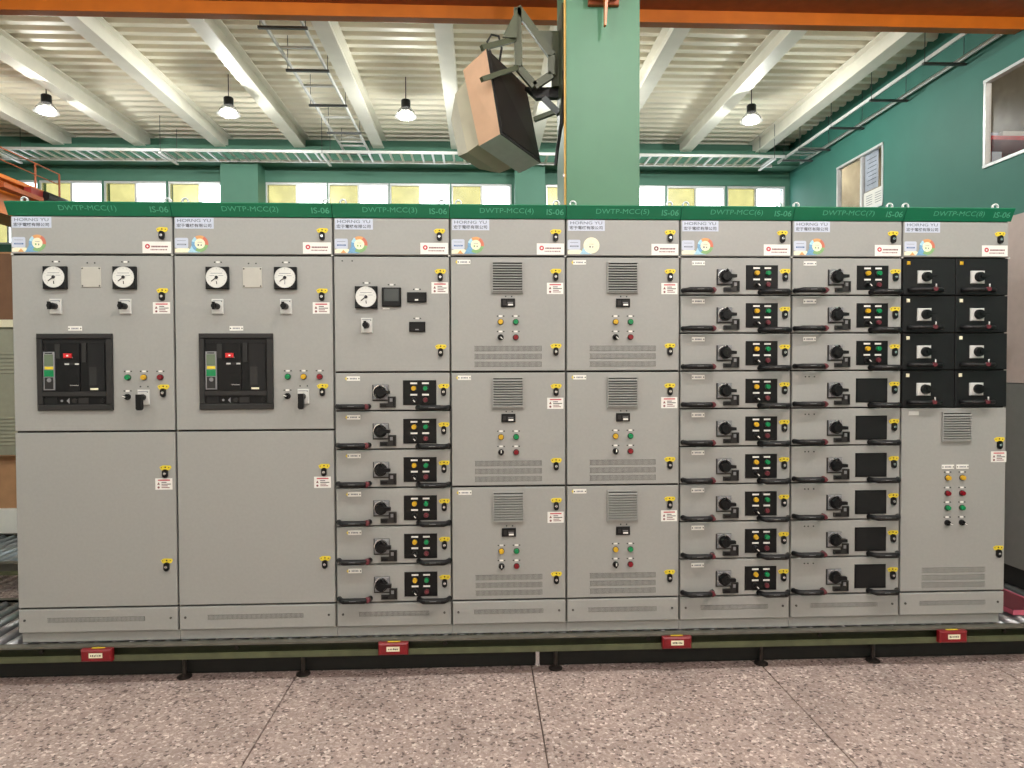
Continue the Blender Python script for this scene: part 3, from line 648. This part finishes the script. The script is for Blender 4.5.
ME['pmeter'] = MB().cbox(-.0375, .0375, -.010, 0, -.0225, .0225, 'black', .002).box(-.005, .030, -.0105, -.010, -.016, .012, 'charcoal').box(.0, .026, -.0112, -.0105, -.015, -.006, 'white').box(-.002, .026, -.0110, -.0105, -.001, .003, 'grey').box(-.028, -.012, -.0105, -.010, -.012, .012, 'charcoal').mesh('display_module')

ZB = .218
ROW = [2.2485-.2053*k for k in range(10)]
XE = [-2.4286, -1.6044, -.779, -.1644, .4548, 1.0737, 1.6896, 2.3071, 2.9121]
G = .005
LABELS = ['wide grey switchgear cabinet marked DWTP-MCC(1) at the left end of the row',
          'wide grey switchgear cabinet marked DWTP-MCC(2), second from the left end',
          'grey cabinet marked DWTP-MCC(3) with one meter door above six handled drawers',
          'grey cabinet marked DWTP-MCC(4) with three vented doors, next to the drawer cabinet',
          'grey cabinet marked DWTP-MCC(5) with three vented doors, in front of the column',
          'grey cabinet marked DWTP-MCC(6) with nine drawers all with lamp panels',
          'grey cabinet marked DWTP-MCC(7) with three lamp drawers above six blank black panels',
          'grey cabinet marked DWTP-MCC(8) at the right end with eight black drawers']
CABS = []
def door(cab, name, W, z0, z1, u0=None, u1=None, m='cab'):
    u0 = G if u0 is None else u0; u1 = W-G if u1 is None else u1
    d = obj(name, MB().cbox(0, u1-u0, 0, .022, 0, z1-z0, m, .003), cab, (u0, 0, z0-ZB))
    d['o'] = (u0, z0)
    return d
def on(d, name, key, u, v, y=0, label=None):
    o = obj(name, ME[key] if isinstance(key, str) else key, d, (u-d['o'][0], y, v-d['o'][1]))
    if name in ('indicator_lamp', 'push_button', 'selector_knob'): o.scale = (.88, 1, .88)
    if label: o['label'] = label
    return o
def lock(d, u, v):
    on(d, 'lock', 'lock', u, v); on(d, 'warning_tag', 'tag', u, v+.030, label='yellow warning tag')
def strips(d, u, v): on(d, 'name_strip', 'strip', u, v)
def vent(d, u, v):
    on(d, 'vent_frame', 'vent', u, v)
    for k in range(11): on(d, 'vent_slat', 'slat', u, v-.0745+.0137*k)
def button(d, kind, u, v, nm=True):
    on(d, {'y': 'indicator_lamp', 'g': 'push_button', 'r': 'push_button', 'd': 'push_button'}.get(kind, 'selector_knob'), {'d': 'dr'}.get(kind, kind), u, v, label={'y': 'yellow indicator lamp', 'g': 'green button', 'r': 'red button', 'd': 'dark red button'}.get(kind, 'black selector knob'))
    if nm: strips(d, u, v+.031)

def breaker(d, u0, v0):
    """air circuit breaker escutcheon, lower-left corner at u0, v0"""
    W, H = .381, .399
    f = MB().cbox(0, W, -.016, 0, 0, .030, 'charcoal', .004).cbox(0, W, -.016, 0, .372, H, 'charcoal', .004).cbox(0, .028, -.016, 0, .030, .372, 'charcoal', .004).cbox(W-.032, W, -.016, 0, .030, .372, 'charcoal', .004).box(.028, W-.032, -.014, 0, .074, .098, 'charcoal')
    on(d, 'breaker_frame', f.mesh('breaker_frame'), u0, v0)
    b = MB().box(.028, W-.03, -.003, 0, .03, .372, 'black').box(.092, .215, -.009, -.003, .102, .345, 'black').box(.092, .118, -.012, -.009, .27, .345, 'charcoal').box(.226, .248, -.010, -.003, .25, .350, 'charcoal').box(.258, .340, -.008, -.003, .102, .345, 'black2').box(.262, .30, -.0085, -.008, .13, .225, 'charcoal').box(.03, W-.034, -.006, -.003, .35, .37, 'black2')
    b.text('A', .172, .272, .010, -.0095, 'plate'); b.text('Schneider', .165, .128, .006, -.0095, 'plate', .045)
    on(d, 'breaker_face', b.mesh('breaker_face'), u0, v0)
    t = MB().cbox(.032, .090, -.014, -.003, .105, .305, 'grey', .003).box(.040, .084, -.0148, -.014, .232, .290, 'lcd').box(.042, .084, -.0150, -.014, .214, .228, 'yellow').box(.038, .086, -.0148, -.014, .176, .210, 'lampgreen').box(.040, .084, -.0148, -.014, .112, .172, 'charcoal').cyl(.064, .158, .011, -.018, -.0148, 'grey', 12).box(.044, .08, -.0152, -.0148, .294, .300, 'ink')
    on(d, 'trip_unit', t.mesh('trip_unit'), u0, v0, label='grey trip unit with small display')
    on(d, 'trip_button', MB().cbox(-.020, .020, -.022, -.009, -.012, .012, 'red', .003).box(-.002, .008, -.0224, -.022, -.004, .004, 'white').mesh('trip_button'), u0+.158, v0+.284, label='red trip button')
    on(d, 'status_flag', MB().box(-.036, -.014, -.011, -.009, -.004, .004, 'plate').box(.016, .036, -.011, -.009, -.004, .004, 'plate').box(-.012, .014, -.010, -.009, -.005, .005, 'charcoal').mesh('status_flag'), u0+.176, v0+.241)
    on(d, 'rating_label', MB().box(-.02, .02, -.0095, -.008, -.005, .005, 'cream').mesh('rating_label'), u0+.287, v0+.111)
    s = MB().box(.030, W-.034, -.004, 0, .030, .073, 'black').box(.036, .098, -.008, -.004, .034, .069, 'black2').cyl(.12, .05, .006, -.008, -.004, 'grey', 10).prism([(.145, .05), (.158, .064), (.158, .036)], -.008, -.004, 'grey').cyl(.185, .05, .012, -.010, -.004, 'charcoal', 14).box(.205, .255, -.007, -.004, .036, .066, 'charcoal').cyl(.325, .05, .011, -.009, -.004, 'black2', 12)
    on(d, 'racking_panel', s.mesh('racking_panel'), u0, v0)

for c in range(8):
    W = XE[c+1]-XE[c]; wide = c < 2
    cab = thing('switchgear_cabinet', LABELS[c], 'cabinet', (XE[c], 0, ZB), 'row of grey switchgear cabinets'); CABS.append(cab)
    obj('body', MB().box(.002, W-.002, .024, .64, .052, 2.236, 'cab').box(.004, W-.004, .0235, .0239, .054, 2.232, 'gasket'), cab)  # dark sheet behind the doors: gasket rubber plus painted gap shade
    obj('plinth', MB().box(.012 if c == 0 else .001, W-(.02 if c == 7 else .001), .018, .62, 0, .052, 'cab'), cab)
    # canopy
    e0 = -.004 if c == 0 else .0015; e1 = W+.004 if c == 7 else W-.0015
    cm = MB().prism([(.0, 2.452-ZB), (-.004, 2.448-ZB), (-.036, 2.511-ZB), (-.033, 2.516-ZB), (.66, 2.516-ZB), (.66, 2.448-ZB)], e0, e1, 'canopy', 'yz')
    cm.v = [(x, y_, z) for x, y_, z in cm.v]
    ca = obj('canopy', cm, cab)
    def sl(zz): return -.004-.032*(zz-2.448)/.063-.0012
    tm = MB(); ut = (.26 if wide else .160); tm.text('DWTP-MCC(%d)' % (c+1), ut, 0, .031, 0, 'mint', .285 if not wide else .29); tn = MB().text('IS-06', W-.105, 0, .028, 0, 'mint', .092)
    for q_, l_ in ((tm, 'DWTP-MCC(%d)' % (c+1)), (tn, 'IS-06')):
        q_.v = [(x, sl(2.466+z), 2.466-ZB+z) for x, _, z in q_.v]
        o = obj('lettering', q_, ca); o['label'] = 'pale green lettering ' + l_
    for u in (.045, W-.045): obj('lifting_eye', ME['eye'], cab, (u, .05, 2.516-ZB))
    # header panel
    h = door(cab, 'header_panel', W, ROW[0]+G, 2.446)
    on(h, 'name_sticker', 'name', .012, 2.386, label='sticker reading HORNG YU in grey above black characters')
    on(h, 'logo_sticker', ['logo', 'logo1', 'logo', 'logo', 'logo2', 'logo1', 'logo', 'logo'][c], .010, 2.262, label='pale sticker beside a coloured ring emblem')
    on(h, 'company_sticker', 'comp2' if c == 4 else 'comp', W-.156, 2.258, label='white sticker with red ring logo')
    lock(h, W-.055, 2.350)
    obj('hinge_cap', ME['cap'], cab, (W-.004, -.001, ROW[0]-ZB)); 
    if c == 0: obj('hinge_cap', ME['cap'], cab, (.012, -.001, ROW[0]-ZB))
    # kick panel
    kp = door(cab, 'kick_panel', W, .274, ROW[9]-G)
    on(kp, 'louvre_band', 'kbandw' if wide else 'kband', .15 if wide else .117, .327)
    for u in (.035, W-.04): on(kp, 'screw', 'screw', u, .34)
    if wide:
        d = door(cab, 'door', W, 1.328+G, ROW[0]-G)
        on(d, 'meter', 'm0', .229, 2.128); on(d, 'meter', 'm1' if c else 'm0', .580, 2.128)
        on(d, 'blank_plate', MB().cbox(-.050, .050, -.004, 0, -.053, .053, 'plate2', .002).cyl(-.043, .045, .004, -.0052, -.004, 'charcoal', 8).cyl(.043, .045, .004, -.0052, -.004, 'charcoal', 8).cyl(.043, -.045, .004, -.0052, -.004, 'charcoal', 8).cyl(-.043, -.045, .004, -.0052, -.004, 'charcoal', 8).mesh('blank_plate'), .406, 2.132)
        strips(d, .229, 2.212); strips(d, .580, 2.212)
        for s in (-.019, .019): on(d, 'screw', 'dot', .406+s, 2.206)
        on(d, 'cam_switch', 'cam', .226, 1.980); on(d, 'cam_switch', 'cam', .579, 1.980)
        lock(d, .766, 2.033); on(d, 'warning_sticker', 'warn', .761, 1.973, label='small white warning sticker')
        on(d, 'label_plate', 'lab2', .318, 1.866); breaker(d, .129, 1.440)
        for k, u in (('g', .584), ('y', .666), ('r', .75)): button(d, k, u, 1.611)
        button(d, 'sel135', .581, 1.509)
        on(d, 'cam_switch', 'pistol', .664, 1.507, label='pistol grip switch on a grey plate')
        for s in (-.019, .019): on(d, 'screw', 'dot', .666+s, 1.562)
        lock(d, .764, 1.530)
        d = door(cab, 'door', W, ROW[9]+G, 1.328-G)
        lock(d, .768, 1.105); on(d, 'warning_sticker', 'warn', .759, 1.050, label='small white warning sticker'); lock(d, .768, .613)
    if c in (3, 4):
        for r in range(3):
            zt = ROW[3*r]; d = door(cab, 'door', W, ROW[3*r+3]+G, zt-G); B_ = lambda v: zt-(2.2485-v)
            on(d, 'label_plate', 'lab', .072, B_(2.217)); vent(d, .306, B_(2.136)); on(d, 'display_module', 'pmeter', .308, B_(2.001))
            for s in (-.012, .020): on(d, 'screw', 'dot', .308+s, B_(2.035))
            button(d, 'y', .268, B_(1.899)); button(d, 'g', .349, B_(1.899)); button(d, 'sel90' if r else 'sel45', .268, B_(1.817)); button(d, 'r', .349, B_(1.817))
            for v in (1.743, 1.701, 1.659): on(d, 'louvre_band', 'band', .126, B_(v))
            lock(d, .564, B_(2.140)); lock(d, .564, B_(1.740)); on(d, 'warning_sticker', 'warn', .561, B_(2.078), label='small white warning sticker')
    if c == 2:
        d = door(cab, 'door', W, ROW[3]+G, ROW[0]-G)
        on(d, 'meter', 'm0', .174, 2.028); strips(d, .174, 2.105)
        on(d, 'display_meter', MB().cbox(-.05, .05, -.016, 0, -.05, .05, 'black', .004).box(-.038, .038, -.0168, -.016, -.022, .042, 'screen').mesh('display_meter'), .306, 2.03); strips(d, .306, 2.096)
        on(d, 'name_strip', MB().box(-.018, .018, -.001, 0, -.004, .004, 'white').mesh('name_strip'), .276, 1.970)
        on(d, 'relay_module', MB().cbox(-.051, .051, -.014, 0, -.0265, .0265, 'black', .004).box(-.01, .008, -.0146, -.014, -.018, -.010, 'white').mesh('relay_module'), .439, 2.029); strips(d, .439, 2.072)
        on(d, 'relay_module', MB().cbox(-.042, .042, -.014, 0, -.0265, .0265, 'black', .004).box(-.01, .008, -.0146, -.014, -.018, -.012, 'grey').mesh('relay_module'), .440, 1.873); strips(d, .440, 1.918)
        on(d, 'cam_switch', 'cam', .174, 1.881)
        for u in (.048, .10): on(d, 'screw', 'dot', u, 2.221)
        lock(d, .563, 2.137); on(d, 'warning_sticker', 'warn', .560, 2.080, label='small white warning sticker'); lock(d, .563, 1.737)
    if c in (2, 5, 6):
        for r in range(3 if c == 2 else 0, 9):
            zb = ROW[r+1]; d = door(cab, 'drawer', W, zb+.004, ROW[r]-.004)
            if not (c == 6 and r > 2): on(d, 'label_plate', 'lab' if c == 2 else 'lab2', .099, zb+.172)
            else:
                for s in (-.02, 0, .03): on(d, 'screw', 'dot', .099+s, zb+.172)
            on(d, 'rotary_switch', 'rot', .245, zb+.099); on(d, 'padlock_latch', 'latch', .281, zb+.047)
            if c == 6 and r > 2: on(d, 'blank_plate', 'bp', .450, zb+.096, label='blank black panel')
            else:
                on(d, 'control_plate', 'cp', .450, zb+.096, label='black panel behind lamps and buttons')
                for k, u, v in (('y', .419, .119), ('g', .481, .119), ('sel45', .419, .057), ('d', .481, .057)):
                    o_ = on(d, {'y': 'indicator_lamp', 'g': 'push_button', 'd': 'push_button'}.get(k, 'selector_knob'), {'d': 'dr'}.get(k, k), u, zb+v, -.005, {'y': 'yellow indicator lamp', 'g': 'green button', 'd': 'dark red button'}.get(k, 'black selector knob')); o_.scale = (.84, 1, .84)
            lock(d, .577, zb+.100)
            on(d, 'pull_handle', 'hr', .018, zb+.024, label='black handle with red tip'); on(d, 'pull_handle', 'hl', .440, zb+.016, label='black handle')
    if c == 7:
        for r in range(4):
            for k in range(2):
                u0 = .006 if k == 0 else .3055; zb = ROW[r+1]
                d = door(cab, 'drawer', W, zb+.003, ROW[r]-.003, u0, u0+.2955, 'black2')
                on(d, 'corner_mark', MB().cbox(-.010, .010, -.003, 0, -.010, .010, 'cream' if r else 'lampyellow', .003).mesh('corner_mark'), u0+.030, zb+.177)
                on(d, 'rotary_switch', 'ss', u0+.119, zb+.101); on(d, 'pull_handle', 'sh', u0+.028, zb+.029)
        d = door(cab, 'door', W, ROW[9]+G, ROW[4]-G)
        on(d, 'label_plate', MB().box(-.028, .028, -.002, 0, -.011, .011, 'plate').mesh('label_plate'), .072, 1.395)
        vent(d, .313, 1.318); lock(d, .561, 1.217); on(d, 'warning_sticker', 'warn', .559, 1.151, label='small white warning sticker')
        for u in (.268, .351):
            on(d, 'label_plate', 'lab2', u, 1.097)
            for k, v in (('y', 1.037), ('r', .951), ('g', .870), ('sel20', .787)): button(d, k, u, v)
        lock(d, .563, .612)
        for v in (.509, .468, .427): on(d, 'louvre_band', 'band', .128, v)
for o in C.objects:
    if 'o' in o: del o['o']
